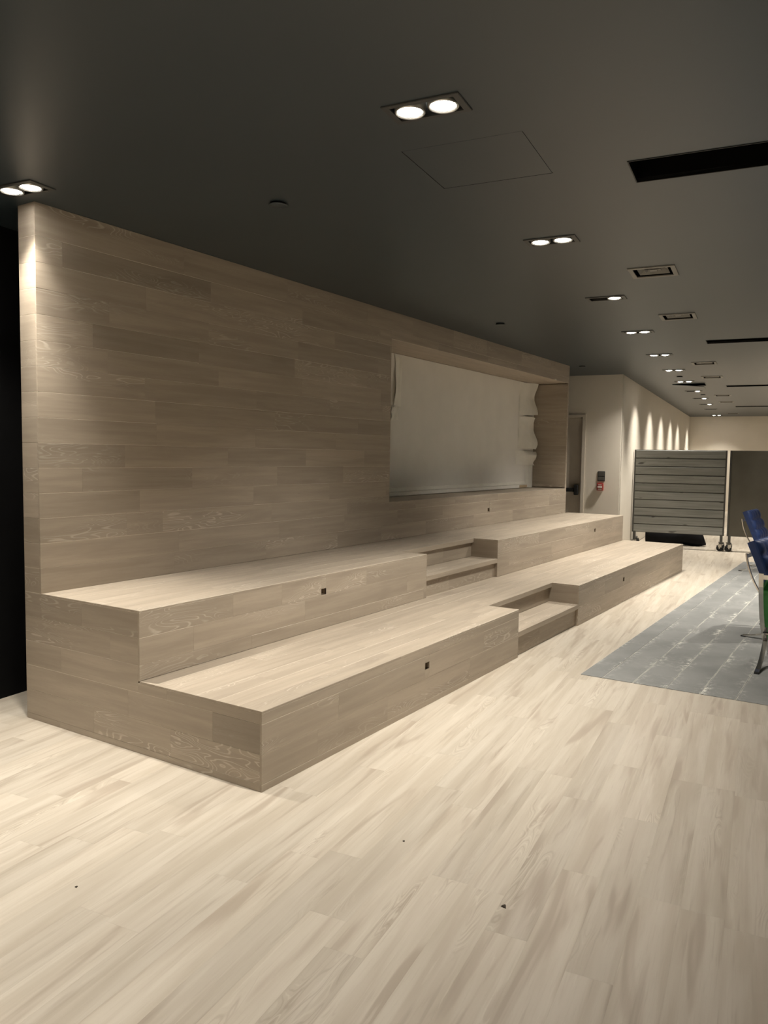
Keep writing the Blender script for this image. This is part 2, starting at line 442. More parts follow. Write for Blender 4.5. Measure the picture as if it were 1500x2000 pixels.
# floor slab with planks
fl = MB().box(U_L-.1, U_R+.1, V_B-.1, V_F+.1, -.12, -.006).build('floor', M['joint'], None, ROOM)
tag(fl, 'pale beige wood-look plank floor', kind='structure')
CX0, CX1, CY0, CY1 = .600, 3.9, 2.985, 11.2     # grey underlay area (stage frame)
def hidden_floor(us, vs):
    pts = [R(u, v) for u in us for v in vs]
    if all(X3+.05 < p.x < -.05 and .05 < p.y < YU-.1 for p in pts): return True
    return all(CX0+.02 < p.x < CX1-.02 and CY0+.02 < p.y < CY1-.02 for p in pts)
frnd = random.Random(5)
FW, FLN = .152, 1.22
seen, rest = [], []
u0 = 1.5445*CT+(-.382)*ST                       # one measured joint between two rows
k0 = math.floor((U_L-u0)/FW); k1 = math.ceil((U_R-u0)/FW)
PIN = {}                                        # measured butt joints: row index -> v
for (x, y) in ((1.48, -.388), (1.55, .156), (1.88, .135), (1.62, .762), (2.18, .10), (1.80, -.474), (1.05, -.783), (.45, -.65), (.17, -1.095), (-.12, -.545), (-.88, -.59)):
    uu, vv = UV(x, y); PIN.setdefault(math.floor((uu-u0)/FW), vv)
for k in range(k0, k1):
    a, b = max(U_L, u0+k*FW), min(U_R, u0+(k+1)*FW)
    if b-a < .02: continue
    v = PIN.get(k, V_B+frnd.uniform(0, FLN)); v -= math.ceil((v-V_B)/FLN)*FLN
    while v < V_F:
        c, d = max(v, V_B), min(v+FLN, V_F); v += FLN
        if d-c < .02 or (a+b)/2 < U_W and c > V_W: continue
        if hidden_floor((a, b), (c, d)): continue
        it = ((a+b)/2, (c+d)/2, b-a, d-c, frnd.uniform(.925, 1.05), frnd.choice((0, .3, .8, 1)), frnd.uniform(0, 60), 0)
        px = []
        for t in range(9):
            for uu in (a, b):
                q = to_px(R(uu, c+(d-c)*t/8))
                if q and -5 < q[0] < 1505 and -5 < q[1] < 2005: px.append(q)
        if px and min(p[2] for p in px) < 16: seen.append((min(p[2] for p in px), it))
        else: rest.append(it)
seen.sort(key=lambda s: s[0])
rest += [s[1] for s in seen[290:]]
for dd, it in seen[:290]:
    me = plank_mesh('plank', [(0, 0, it[3], it[2], *it[4:])], .0003, .006)
    link('plank', me, M['vinyl'], fl, frame((it[0], it[1], 0), (0, 1, 0), (-1, 0, 0), (0, 0, 1)))
# the remaining, mostly out of sight, as one part; local grain runs along x, so turn by 90 degrees
me = plank_mesh('plank_field', [(it[1], -it[0], it[3], it[2], *it[4:]) for it in rest], .0003, .006)
tag(link('plank_field', me, M['vinyl'], fl, frame((0, 0, 0), (0, 1, 0), (-1, 0, 0), (0, 0, 1))), kind='stuff')

# grey underlay strips on the floor
gp = empty('grey_underlay', Matrix.Translation((CX0, CY0, 0)))
tag(gp, 'dusty grey underlay strips laid on the plank floor', 'underlay')
edges = [0, .164]+[.164+.2345*i for i in range(1, 14)]
for i, (a, b) in enumerate(zip(edges, edges[1:])):
    L = CY1-CY0
    me = plank_mesh('strip', [(0, 0, L, b-a-.002, 1, 1.0 if i % 2 == 0 else .45, i*1.7, 0)], .001, .003)
    link('strip', me, M['grey'], gp, frame(((a+b)/2, L/2, .0035), (0, 1, 0), (-1, 0, 0), (0, 0, 1)))

# ------------------------------------------------------------------ tiered platform
st = empty('tiered_platform', Matrix.Translation((0, 0, 0)))
tag(st, 'two-tier seating platform clad in limed taupe oak planks', 'platform')
K = TK+.001
core = MB()
def cbox(x0, x1, y0, y1, z0, z1): core.box(x0, x1, y0, y1, z0, z1)
cbox(X1-.055, -ND-K-.0, K, YL-K, 0, T1-K)                       # lower tier behind the notch
cbox(-ND-K, -.065, K, N1-K, 0, T1-K); cbox(-ND-K, -.065, N2+K, YL-K, 0, T1-K)
cbox(X3+K, X1-ND-K, K, YU-K, 0, T2-K)
cbox(X1-ND-K, X1-.065, K, N1-K, 0, T2-K); cbox(X1-ND-K, X1-.065, N2+K, YU-K, 0, T2-K)
core.build('core', M['joint'], st)
OUT = .058
def outlet_hole(y, z, wz=.044): return (y-OUT/2, y+OUT/2, z-wz/2, z+wz/2)
# near end face, normal -Y (grain along +X, rows up)
endrows = rows_between(0, T2, T2)
cover(st, (X3, 0, 0), EX, EZ, -TK-X3, endrows,
      joints={0: [.33, 1.60], 1: [.65, 1.29], 2: [.95, 1.60], 3: [.35, 1.26], 4: [.80], 5: [.55]},
      holes=[(X1-TK-X3, 9, T1-TK, 9), (X2-X3, 9, T2-TK, 9)], tones=(.93, 1.04), special=[(2, 1.8, .80, .2), (2, 1.2, 1.0, .1), (1, 1.6, 1.0, 1.0), (5, .3, .90, 1.0), (5, 1.0, .92, 1.0), (4, .3, 1.0, 1.0)])
# lower tier front, normal +X (grain along +Y)
lowrows = rows_between(0, T1-TK, T2)
cover(st, (0, 0, 0), EY, EZ, YL, lowrows, joints={2: [.64, 1.66, 2.51], 1: [.45, 1.15, 2.28], 0: [1.4]},
      holes=[(N1, N2, -1, 9), outlet_hole(1.64, .272), outlet_hole(6.27, .268)], tones=(.94, 1.05))
# upper tier front
uprows = rows_between(T1, T2-TK, T2)
cover(st, (X1, 0, 0), EY, EZ, YU, uprows, joints={2: [.73, 1.2, 2.22], 1: [.4, 1.45, 2.84], 0: [.9, 2.0]},
      holes=[(N1, N2, -1, 9), outlet_hole(1.665, .672), outlet_hole(7.95, .665)], tones=(.94, 1.05))
# treads, normal +Z: grain along +Y, rows along -X
def rows_from(d): return [(i*ROW, min((i+1)*ROW, d)) for i in range(math.ceil(d/ROW-.02))]
cover(st, (0, 0, T1), EY, -EX, YL, rows_from(-X1), holes=[(N1, N2, -1, ND)], tones=(.98, 1.07))
cover(st, (X1, 0, T2), EY, -EX, YU, rows_from(X1-X2), holes=[(N1, N2, -1, ND)], tones=(.98, 1.07))
# far ends, normal +Y (grain along -X)
cover(st, (-TK, YL, 0), -EX, EZ, -X1, lowrows, tones=(.94, 1.05))
cover(st, (X1-TK, YU, 0), -EX, EZ, X1-X3-TK, rows_between(0, T2-TK, T2), tones=(.94, 1.05))
# notched steps
for xf, zt, zs, zb in ((0, T1, S1, 0), (X1, T2, S2, T1)):
    s = MB().box(-ND-.004, -.045, N1+.002, N2-.002, zb+.001, zs-K).build('step', M['joint'], st, Matrix.Translation((xf, 0, 0)))
    cover(s, (-.03, N1, zb), EY, EZ, N2-N1, [(0, zs-zb-.046)], tones=(.94, 1.02))                     # low riser
    cover(s, (-.028, N1, zs), EY, -EX, N2-N1, [(0, .14), (.14, ND-.028)], tones=(1, 1.07))           # tread
    cover(s, (-ND, N1, zs), EY, EZ, N2-N1, [(0, zt-zs-.046)], tones=(.94, 1.02))                     # upper riser
    cover(s, (-ND, N2, zb), EX, EZ, ND-TK, [(0, zs-zb), (zs-zb, zt-zb-TK)], tones=(.92, 1.0))        # far cheek, normal -Y
    cover(s, (-TK, N1, zb), -EX, EZ, ND-TK, [(0, zs-zb), (zs-zb, zt-zb-TK)], tones=(.92, 1.0))       # near cheek
    if zb > 0: cover(s, (0, N1, zb), EY, -EX, N2-N1, [(0, .044)], tones=(.98, 1.05))
    for zz, xx in ((zs, 0.0), (zt, -ND+.028)):
        me = plank_mesh('nosing', [(0, 0, N2-N1-.001, .045, 1.02, .1, RND.uniform(0, 40), 0)], .002, .028)
        link('nosing', me, M['oak'], s, frame((xx, (N1+N2)/2, zz-.0225), EY, EZ, EX))
# small outlet cut-outs in the risers
def outlet(parent, x, y, z, wz=.044):
    a, b, d = OUT/2, wz/2, .05
    m = MB().add([(x, y-a, z-b), (x, y+a, z-b), (x, y+a, z+b), (x, y-a, z+b), (x-d, y-a, z-b), (x-d, y+a, z-b), (x-d, y+a, z+b), (x-d, y-a, z+b)],
                 [(4, 5, 6, 7), (0, 1, 5, 4), (2, 3, 7, 6), (1, 2, 6, 5), (3, 0, 4, 7)])
    o = m.build('outlet_box', M['oakplain'], parent); o['label'] = 'small square cut-out'
    MB().box(x-d+.001, x-d+.008, y-a*.7, y+a*.55, z-b*.8, z+b*.8).build('socket', M['void'], o)
tmp = NT('cut_oak_edge').set(.6); tmp.base(tmp.mix(tmp.mapr(tmp.noise(tmp.n('ShaderNodeTexCoord').outputs['Object'], 30), .3, .7), (.30, .23, .16), (.36, .28, .2))); M['oakplain'] = tmp.m

for (x, y, z) in ((0, 1.64, .272), (0, 6.27, .268), (X1, 1.665, .672), (X1, 7.95, .665)):
    outlet(st, x, y, z)

# ------------------------------------------------------------------ plank feature wall with the picture recess
fw = MB()
BK = X3+.0
fw.box(BK, X2-.065, K, O1-K, T2+.001, H); fw.box(BK, X2-.065, O2+K, YW, T2+.001, H)
fw.box(BK, X2-.065, O1-K, O2+K, T2+.001, OZ1-K); fw.box(BK, X2-.065, O1-K, O2+K, OZ2+K, H)
RB = X2-OD
fw.box(RB-.05, BK, O1-.04, O2+.04, OZ2+K, OZ2+.06); fw.box(RB-.05, BK, O1-.04, O2+.04, OZ1-.06, OZ1-K)
fw.box(RB-.05, BK, O1-.05, O1-K, OZ1-.06, OZ2+.06); fw.box(RB-.05, BK, O2+K, O2+.04, OZ1-.06, OZ2+.06)
fw.box(RB-.05, RB-.013, O1-.04, O2+.04, OZ1-.06, OZ2+.06)
fw = fw.build('wall_feature', M['joint'])
tag(fw, 'wall of horizontal taupe oak planks behind the platform', kind='structure')
wrows = rows_between(T2, H, T2, ROW, .05)
J = {0: [3.79], 1: [1.1, 2.21, 3.15], 2: [.64, .95], 3: [.75, 1.89], 4: [.3, 1.23, 2.18, 3.12], 5: [.63, 1.6, 2.56, 3.47], 6: [.9, 1.91, 3.0], 8: [.8, 1.92, 2.9], 9: [.5, 1.5, 2.5, 3.75], 10: [.39, 1.3, 2.4], 12: [.82, 1.9, 2.97], 13: [.18, 1.42, 2.5], 14: [1.16, 2.3]}
cover(fw, (X2, 0, 0), EY, EZ, YW, wrows, joints=J, holes=[(O1, O2, OZ1, OZ2), outlet_hole(6.33, .99)], tones=(.90, 1.07),
      special=[(13, .8, .80, .9), (10, .8, .82, .9), (4, .7, .93, 1.0), (9, 3.0, 1.1, .1), (5, 3.0, 1.1, 0), (6, 1.4, 1.08, 0)])
cover(fw, (X3, 0, 0), EX, EZ, X2-X3-TK, wrows, tones=(.88, 1.06))
cover(fw, (X2-TK, YW+TK, 0), -EX, EZ, X2-X3-TK, wrows, tones=(.88, 1.06))
# reveals of the recess
cover(fw, (X2-TK, O1, OZ1), EY, -EX, O2-O1, [(0, .185), (.185, .37), (.37, OD-TK)], tones=(.92, 1.0), limed=0)       # sill, normal +Z
cover(fw, (RB, O1, OZ2), EY, EX, O2-O1, [(0, .18), (.18, .37), (.37, OD-TK)], tones=(.97, 1.02), figs=(0, 0), limed=0)   # lintel, normal -Z
jr = rows_between(OZ1+TK, OZ2-TK, T2)
cover(fw, (RB, O2, 0), EX, EZ, OD-TK, jr, tones=(.88, .98), limed=0)                                                   # far jamb, normal -Y
cover(fw, (X2-TK, O1, 0), -EX, EZ, OD-TK, jr, tones=(.88, .98), limed=0)                                               # near jamb, normal +Y
outlet(fw, X2, 6.33, .99)

# white board in the recess with loose masking paper
pb = empty('recess_board', Matrix.Translation((RB, (O1+O2)/2, OZ1)))
tag(pb, 'big white primed board set deep in the plank wall recess', 'board')
hw = (O2-O1)/2-.002; hh = OZ2-OZ1-.004
MB().box(-.011, .012, -hw, hw, .002, hh).build('board', M['panel'], pb)
MB().bbox(.013, .055, -hw, hw-.30, .004, .052, .006).build('bottom_rail', M['panel'], pb)
MB().bbox(.013, .026, -hw, hw-.32, .056, .10, .004).build('tape_strip', M['paper'], pb)
MB().box(.056, .060, hw-.62, hw-.33, .012, .050).build('tan_tape', M['tape'], pb)
def sheet(parent, y0, y1, z0, z1, wav, curl, x=.016, seed=0):
    rr = random.Random(seed); n, m_ = 10, 14; vs = []; ph = [rr.uniform(0, 6.3) for _ in range(4)]
    for j in range(m_+1):
        t = j/m_
        for i in range(n+1):
            s = i/n
            e = wav*(math.sin(t*5.2+ph[0])*.6+math.sin(t*11+ph[1])*.25)
            y = y0+(y1+e-y0)*s
            z = z0+(z1-z0)*t+.018*s*math.sin(s*3+ph[2])
            xx = x+curl*s*s*(.6+.4*math.sin(t*6+ph[3]))+.004*math.sin(s*9+t*4+ph[0])
            vs.append((xx, y, z))
    k = len(vs); vs += [(p[0]-.0015, p[1], p[2]) for p in vs]
    q = lambda i, j: j*(n+1)+i
    fs = []
    for j in range(m_):
        for i in range(n):
            fs.append((q(i, j), q(i+1, j), q(i+1, j+1), q(i, j+1))); fs.append((k+q(i, j), k+q(i, j+1), k+q(i+1, j+1), k+q(i+1, j)))
    return MB().add(vs, fs, True).build('paper_flap', M['paper'], parent)
Z = lambda z: z-OZ1
sheet(pb, hw-.62, hw-.03, Z(2.335), Z(2.838), .03, .075, seed=1)
sheet(pb, hw-.62, hw-.06, Z(1.805), Z(2.306), .05, .085, seed=2)
sheet(pb, hw-.70, hw-.04, Z(1.560), Z(1.780), .07, .095, seed=3)
sheet(pb, hw-.30, hw-.07, Z(1.200), Z(1.555), .004, .012, seed=4)
sheet(pb, -hw+1.10, -hw+.93, Z(2.24), Z(2.80), .03, .030, seed=5)
sheet(pb, -hw+1.03, -hw+.85, Z(2.08), Z(2.235), .05, .035, seed=6)

# ------------------------------------------------------------------ exit door in the return wall
dr = empty('door_1', frame(R(DU0, V_W), RU, RV, EZ))
tag(dr, 'cream exit door with a black push bar', kind='structure')
dw = DU1-DU0
MB().bbox(.004, dw-.004, .045, .09, .006, DZ-.004, .003).build('door_leaf', M['doorm'], dr)
fr = MB()
fr.box(-.055, .0, -.018, .12, 0, DZ+.055); fr.box(dw, dw+.055, -.018, .12, 0, DZ+.055); fr.box(0, dw, -.018, .12, DZ, DZ+.055)
fr.build('door_frame', M['trimw'], dr)
pbar = MB().bbox(.10, dw-.11, -.035, .0, 1.075, 1.145, .008).build('push_bar', M['rubber'], dr)
MB().bbox(dw-.115, dw-.045, -.045, .045, 1.02, 1.20, .01).build('latch_case', M['rubber'], pbar)
MB().bbox(.06, .115, -.03, .045, 1.06, 1.16, .008).build('end_cap', M['rubber'], pbar)

# wall devices
sp = empty('switch_plate', frame(R(-.355, V_W, 1.36), RU, RV, EZ))
tag(sp, 'dark grey two-gang wall switch on the cream wall above the alarm station', 'switch')
MB().bbox(-.062, .062, -.010, 0, -.088, .088, .004).build('plate', M['rubber'], sp)
for z in (-.040, .040): MB().bbox(-.052, .052, -.016, -.009, z-.034, z+.034, .003).build('rocker', M['switch'], sp)
al = empty('alarm_station', frame(R(-.365, V_W, 1.175), RU, RV, EZ))
tag(al, 'red fire alarm pull station on the cream wall by the door', 'fire alarm')
MB().bbox(-.055, .055, -.060, 0, -.062, .062, .006).build('housing', M['red'], al)
MB().bbox(-.038, .038, -.070, -.059, -.012, .014, .003).build('pull_handle', M['white'], al)
MB().box(-.030, .030, -.0625, -.0595, .030, .044).build('label_strip', M['white'], al)
MB().box(-.030, .030, -.0625, -.0595, -.046, -.030).build('label_strip', M['white'], al)

# ------------------------------------------------------------------ ceiling fittings
def box_open(x0, x1, y0, y1, z0, z1):          # five-sided box, open at the bottom
    return MB().add([(x0, y0, z0), (x1, y0, z0), (x1, y1, z0), (x0, y1, z0), (x0, y0, z1), (x1, y0, z1), (x1, y1, z1), (x0, y1, z1)],
                    [(4, 5, 6, 7), (0, 1, 5, 4), (1, 2, 6, 5), (2, 3, 7, 6), (3, 0, 4, 7)])
def ring_frame(X, Y, x, y, z0, z1, c=.003):    # rectangular flange
    m = MB(); o = [(-X, -Y), (X, -Y), (X, Y), (-X, Y)]; i = [(-x, -y), (x, -y), (x, y), (-x, y)]
    vs = [(p[0]*.985, p[1]*.985, z0) for p in o]+[(*p, z0+c) for p in o]+[(*p, z1) for p in o]+[(*p, z0) for p in i]+[(*p, z1) for p in i]
    fs = []
    for k in range(4):
        n = (k+1) % 4
        fs += [(k, 3*4+k, 3*4+n, n), (4+k, k, n, 4+n), (8+k, 4+k, 4+n, 8+n), (12+k, 16+k, 16+n, 12+n)]
    return m.add(vs, fs)
ME = {}
ME['lf'] = ring_frame(LW/2, LD/2, LW/2-.030, LD/2-.022, -.007, .0).mesh('frame')
ME['lh'] = box_open(-LW/2+.022, LW/2-.022, -LD/2+.016, LD/2-.016, 0, .075).mesh('housing')
ME['lr'] = MB().lathe([(.066, .030), (.066, -.006), (.063, -.010), (.058, -.009), (.050, .006), (.050, .030)], 28, cap=False).mesh('lamp_ring')
ME['ll'] = MB().lathe([(.050, .006), (.047, -.002), (.040, -.008), (.026, -.011), (.006, -.012)], 28).mesh('lens')
for k, m in (('lf', 'lampmetal'), ('lh', 'housing'), ('lr', 'ring')): ME[k].materials.append(M[m])
LENS = {}
for k, nm in ((1, 'lit'), (0, 'off'), (2, 'dim'), (3, 'dim')):
    LENS[k] = ME['ll'].copy(); LENS[k].materials.append(M[nm])
def spot(parent, x, power, tilt=0.0, cone=LAMP_CONE, blend=LAMP_BLEND):
    d = bpy.data.lights.new('lamp_light', 'SPOT'); d.energy = power; d.color = LAMP_COL
    d.spot_size = math.radians(cone); d.spot_blend = blend; d.shadow_soft_size = .035
    o = bpy.data.objects.new('lamp_light', d); COL.objects.link(o); o.parent = parent
    o.location = (x, 0, -.030); o.rotation_euler = (0, tilt, 0)
def downlight(u, v, a, b, label=None, power=(1.0, 1.0), tilt=(.0, .0), cones=(LAMP_CONE, LAMP_CONE)):
    r = empty('twin_downlight', ROOM @ Matrix.Translation((u, v, H)))
    if label: tag(r, label, 'ceiling light', 'twin ceiling downlights')
    link('frame', ME['lf'], None, r); link('housing', ME['lh'], None, r)
    for x, on in ((-.0755, a), (.0755, b)):
        g = link('lamp_ring', ME['lr'], None, r, Matrix.Translation((x, 0, .034 if on in (0, 2, 3) else 0)))
        link('lens', LENS[on], None, g)
        if not isinstance(power, tuple): power = (power, power)
        if on == 1 and not label and x > 0: spot(r, 0, LAMP_W*2*power[1])          # out of frame: both lamps as one light
        elif on == 1 and label: spot(r, x, LAMP_W*power[x > 0], tilt[0] if x < 0 else tilt[1], cones[0 if x < 0 else 1])
        if on == 3: spot(r, x, LAMP_W*.7, .42, 82)
    return r
for i, (u, v, a, b, lb) in enumerate(LAMPS):
    if i == 0: downlight(u, v, a, b, lb, (.62, 1.15), (.0, -.10), (96, 66))
    elif i >= 6: downlight(u, v, a, b, lb, (.7, 1.0), (.42, 0.0), (82, LAMP_CONE))
    else: downlight(u, v, a, b, lb, (0, .88, 1.15, 1.15, 1.1, 1.1)[i], ((.26, .26, .27, .21, .18, .18)[i], 0.0), (96, LAMP_CONE))
for u, v, a, b in OFFLAMPS:
    o_ = downlight(u, v, a, b, None, 1.9 if v < -3 else 1.0 if v < 0 else (1.1 if v < 8 else 1.4))
    if v < 0: tag(o_, 'unseen twin ceiling downlight over the floor near the camera end of the hall', 'ceiling light', 'twin downlights at the near end')
    else: tag(o_, 'unseen twin ceiling downlight in the row out on the right side of the hall', 'ceiling light', 'twin downlights on the open side')

for u, v, lb in VENTS:
    r = tag(empty('air_vent', ROOM @ Matrix.Translation((u, v, H))), lb, 'air vent', 'square ceiling air vents')
    if 'vf' not in ME:
        ME['vf'] = ring_frame(VW/2, VW/2, VW/2-.035, VW/2-.035, -.008, .0).mesh('frame')
        ME['vc'] = box_open(-VW/2+.025, VW/2-.025, -VW/2+.025, VW/2-.025, 0, .10).mesh('duct')
        def louver(a, b, z0, z1):
            vs = [(sx*q, sy*q, z) for q, z in ((a, z0), (b, z1), (b-.003, z1), (a-.003, z0+.004)) for sx, sy in ((-1, -1), (1, -1), (1, 1), (-1, 1))]
            return MB().add(vs, [(j*4+k, j*4+(k+1) % 4, ((j+1) % 4)*4+(k+1) % 4, ((j+1) % 4)*4+k) for j in range(4) for k in range(4)]).mesh('louver')
        ME['v1'] = louver(.112, .080, .004, .040); ME['v2'] = louver(.062, .036, .004, .032)
        ME['vp'] = MB().bbox(-.026, .026, -.026, .026, .006, .011, .002).mesh('center_plate')
        for k in ('vf', 'v1', 'v2', 'vp'): ME[k].materials.append(M['vent'])
        ME['vc'].materials.append(M['void'])
    link('frame', ME['vf'], None, r); link('duct', ME['vc'], None, r)
    link('louver', ME['v1'], None, r); link('louver', ME['v2'], None, r); link('center_plate', ME['vp'], None, r)

for u0_, v0, v1, lb in SLOTS:
    r = tag(empty('ceiling_slot', ROOM @ Matrix.Translation((u0_, v0, H))), lb, 'ceiling slot', 'black recessed slots')
    box_open(0, 3.6, 0, v1-v0, 0, .16).build('recess', M['void'], r)
    e = MB(); w_ = v1-v0
    e.box(-.006, 3.606, -.006, 0, -.003, .02); e.box(-.006, 3.606, w_, w_+.006, -.003, .02); e.box(-.006, 0, 0, w_, -.003, .02); e.box(3.6, 3.606, 0, w_, -.003, .02)
    e.build('edge_trim', M['housing'], r)

hu0, hu1, hv0, hv1 = HATCH
r = tag(empty('access_hatch', ROOM @ Matrix.Translation((hu0, hv0, H))), 'flush square access hatch in the ceiling beyond the largest downlight', 'access hatch')
g = .0032
MB().box(g, hu1-hu0-g, g, hv1-hv0-g, .0005, .014).build('hatch_panel', M['ceil'], r)
box_open(-.001, hu1-hu0+.001, -.001, hv1-hv0+.001, 0, .12).build('shaft', M['void'], r)
fu0, fu1, fv0, fv1 = FLAP
r = tag(empty('ceiling_flap', ROOM @ Matrix.Translation((fu0, fv0, H))), 'far ceiling hatch hanging slightly ajar among the downlights', 'access hatch')
MB().box(.004, fu1-fu0-.004, 0, fv1-fv0-.004, -.012, .0).build('flap_panel', M['ceil'], r, Matrix.Translation((0, 0, -.002)) @ Matrix.Rotation(math.radians(5.0), 4, 'Y'))
box_open(-.001, fu1-fu0+.001, -.001, fv1-fv0+.001, 0, .12).build('shaft', M['void'], r)
for (x, y), lb in zip(((-.551, .75), (-1.112, 5.108), (-1.600, 9.29), (-.600, 11.50), (-.98, 15.6)),
                      ('round dark sprinkler cover nearest on the ceiling above the platform', 'round sprinkler cover on the ceiling above the recess', 'small sprinkler cover by the far end of the plank wall',
                       'tiny sprinkler cover between the sixth and seventh downlights', 'tiny sprinkler cover past the ajar flap')):
    r = tag(empty('sprinkler_cover', Matrix.Translation((x, y, H))), lb, 'sprinkler', 'ceiling sprinkler covers')
    MB().lathe([(.030, 0), (.030, -.008), (.050, -.008), (.055, -.011), (.052, -.014), (.01, -.0145)], 24).build('cover_disc', M['ceil'], r)
    MB().lathe([(.046, -.0005), (.046, -.006)], 24).build('collar', M['void'], r)

# ------------------------------------------------------------------ rolling screens
def caster(parent, x, y, rot=0.0):
    m4 = Matrix.Translation((x, y, 0)) @ Matrix.Rotation(rot, 4, 'Z')
    c = MB()
    c.box(-.036, .036, -.034, .034, .122, .132); c.box(-.040, .024, -.034, -.028, .075, .122); c.box(-.040, .024, .028, .034, .075, .122); c.box(-.026, -.004, -.034, -.028, .05, .075); c.box(-.026, -.004, .028, .034, .05, .075)
    b = c.build('caster', M['steel'], parent, m4)
    wm = MB().lathe([(.012, -.026), (.056, -.026), (.062, -.018), (.062, .018), (.056, .026), (.012, .026)], 20)
    wm.build('wheel', M['rubber'], b, Matrix.Translation((-.014, 0, .062)) @ Matrix.Rotation(math.pi/2, 4, 'X'))
    MB().box(-.075, -.02, -.02, .02, .095, .103).build('brake_tab', M['darkmetal'], b)
def screen(name, loc, ang, wdt, label, boards):
    r = tag(empty(name, Matrix.Translation(loc) @ Matrix.Rotation(ang, 4, 'Z')), label, 'room divider')
    zb, zt = .285, 1.850
    f = MB(); f.box(0, .028, -.018, .030, zb, zt); f.box(wdt-.028, wdt, -.018, .030, zb, zt); f.box(.028, wdt-.028, -.004, .030, zt-.02, zt); f.box(.028, wdt-.028, -.004, .030, zb, zb+.02)
    f.build('panel_frame', M['darkmetal'], r)
    MB().box(.028, wdt-.028, .008, .028, zb+.02, zt-.02).build('backing', M['olive'], r)
    if boards:
        n = 10; h = (zt-zb-.004)/n; rr = random.Random(8)
        for i in range(n):
            z0 = zb+.002+i*h; sd = rr.uniform(0, 40)
            me = plank_mesh('board', [(0, 0, wdt-.058, h-.013, rr.uniform(1.0, 1.25), 0, sd, 0)], .006, .02)
            tl = rr.uniform(-.05, .09)
            link('board', me, M['board'], r, Matrix.Translation((wdt/2, -.016, z0+h/2)) @ Matrix.Rotation(math.pi/2+tl, 4, 'X'))
    else:
        MB().bbox(.030, wdt-.030, -.014, .006, zb+.004, zt-.004, .004).build('face_panel', M['olive'], r)
    for x in (.045, wdt-.045):
        p = MB(); p.box(x-.024, x+.024, -.020, .028, .132, zb+.02); p.build('post', M['darkmetal'], r)
        p = MB(); p.box(x-.019, x+.019, .028, .46, .133, .160); p.build('foot_bar', M['darkmetal'], r)
        caster(r, x, 0, .5 if x < .5 else -.3); caster(r, x, .43, 2.2)
    return r
A = Vector((.065, 12.55, 0)); ang = math.radians(9)
screen('rolling_screen', A-Vector((math.cos(ang), math.sin(ang), 0))*1.62, ang, 1.62, 'rolling divider of grey stained horizontal boards on casters', True)
screen('rolling_screen', A+Vector((math.cos(ang), math.sin(ang), 0))*.045, ang+.01, 1.62, 'plain olive grey rolling divider behind the blue chairs', False)

# black cloth bag on the floor behind the boarded screen
bg = MB(); n, m_ = 24, 10; rr = random.Random(4); vs = []
for i in range(n+1):
    s = i/n; x = s*1.02
    for j in range(m_):
        a = 2*math.pi*j/m_
        ry, rz = .17+.03*math.sin(s*9+a), .165+.018*math.sin(s*13+a*2)
        sh = .10*(1-math.sin(a))*.5 if i == n else 0
        vs.append((x+sh+(.02*math.sin(a*3) if 0 < i < n else 0), ry*math.cos(a)*(.75 if i in (0, n) else 1), max(0.002, .168+rz*math.sin(a)*(1.0 if i not in (0, n) else .86))))
fs = [(i*m_+j, i*m_+(j+1) % m_, (i+1)*m_+(j+1) % m_, (i+1)*m_+j) for i in range(n) for j in range(m_)]
fs += [tuple(range(m_))[::-1], tuple(n*m_+j for j in range(m_))]
b_ = bg.add([(x, y, z) for x, y, z in vs], fs, True).build('cloth_bag', M['bag'], None, Matrix.Translation((-1.46, 13.05, 0)) @ Matrix.Rotation(ang, 4, 'Z'))
tag(b_, 'black cloth bag lying on the floor under the boarded divider', 'bag')

# ------------------------------------------------------------------ blue tufted lounge chairs on flat chrome frames
def bez(p, n=18):
    out = []
    for i in range(n+1):
        t = i/n; q = [Vector(a) for a in p]
        while len(q) > 1: q = [q[k].lerp(q[k+1], t) for k in range(len(q)-1)]
        out.append((q[0].x, q[0].y))
    return out
def cushion(L, W, Tk, nx, ny):
    """tufted cushion: x along L (0..L), y across (-W/2..W/2), z thickness (0..Tk), quilted on top"""
    k = 6; NX, NY = nx*k, ny*k; vs = []
    for j in range(NY+1):
        for i in range(NX+1):
            a, b = i/k, j/k
            q = abs(math.sin(math.pi*a))**.45*abs(math.sin(math.pi*b))**.45
            ed = min(1, min(i, NX-i)/2.0)*min(1, min(j, NY-j)/2.0)
            vs.append((L*i/NX, W*(j/NY-.5), Tk-.034+.034*q+(-.010 if ed < .1 else 0)))
    n = NX+1; fs = [(j*n+i, j*n+i+1, (j+1)*n+i+1, (j+1)*n+i) for j in range(NY) for i in range(NX)]
    m = MB().add(vs, fs, True)
    rim = [j for j in range(n)]+[j*n+NX for j in range(1, NY+1)]+[NY*n+i for i in range(NX-1, -1, -1)]+[j*n for j in range(NY-1, 0, -1)]
    kk = len(m.v); low = [(m.v[i][0], m.v[i][1], 0.0) for i in rim]; mid = [(m.v[i][0]*1.006-.002, m.v[i][1]*1.012, Tk*.5) for i in rim]
    m.v += mid+low; N_ = len(rim)
    for a in range(N_):
        b = (a+1) % N_
        m.f.append((rim[b], rim[a], kk+a, kk+b)); m.sm.append(False)
        m.f.append((kk+b, kk+a, kk+N_+a, kk+N_+b)); m.sm.append(False)
    m.f.append(tuple(kk+N_+a for a in range(N_))); m.sm.append(False)
    return m
CH = {}
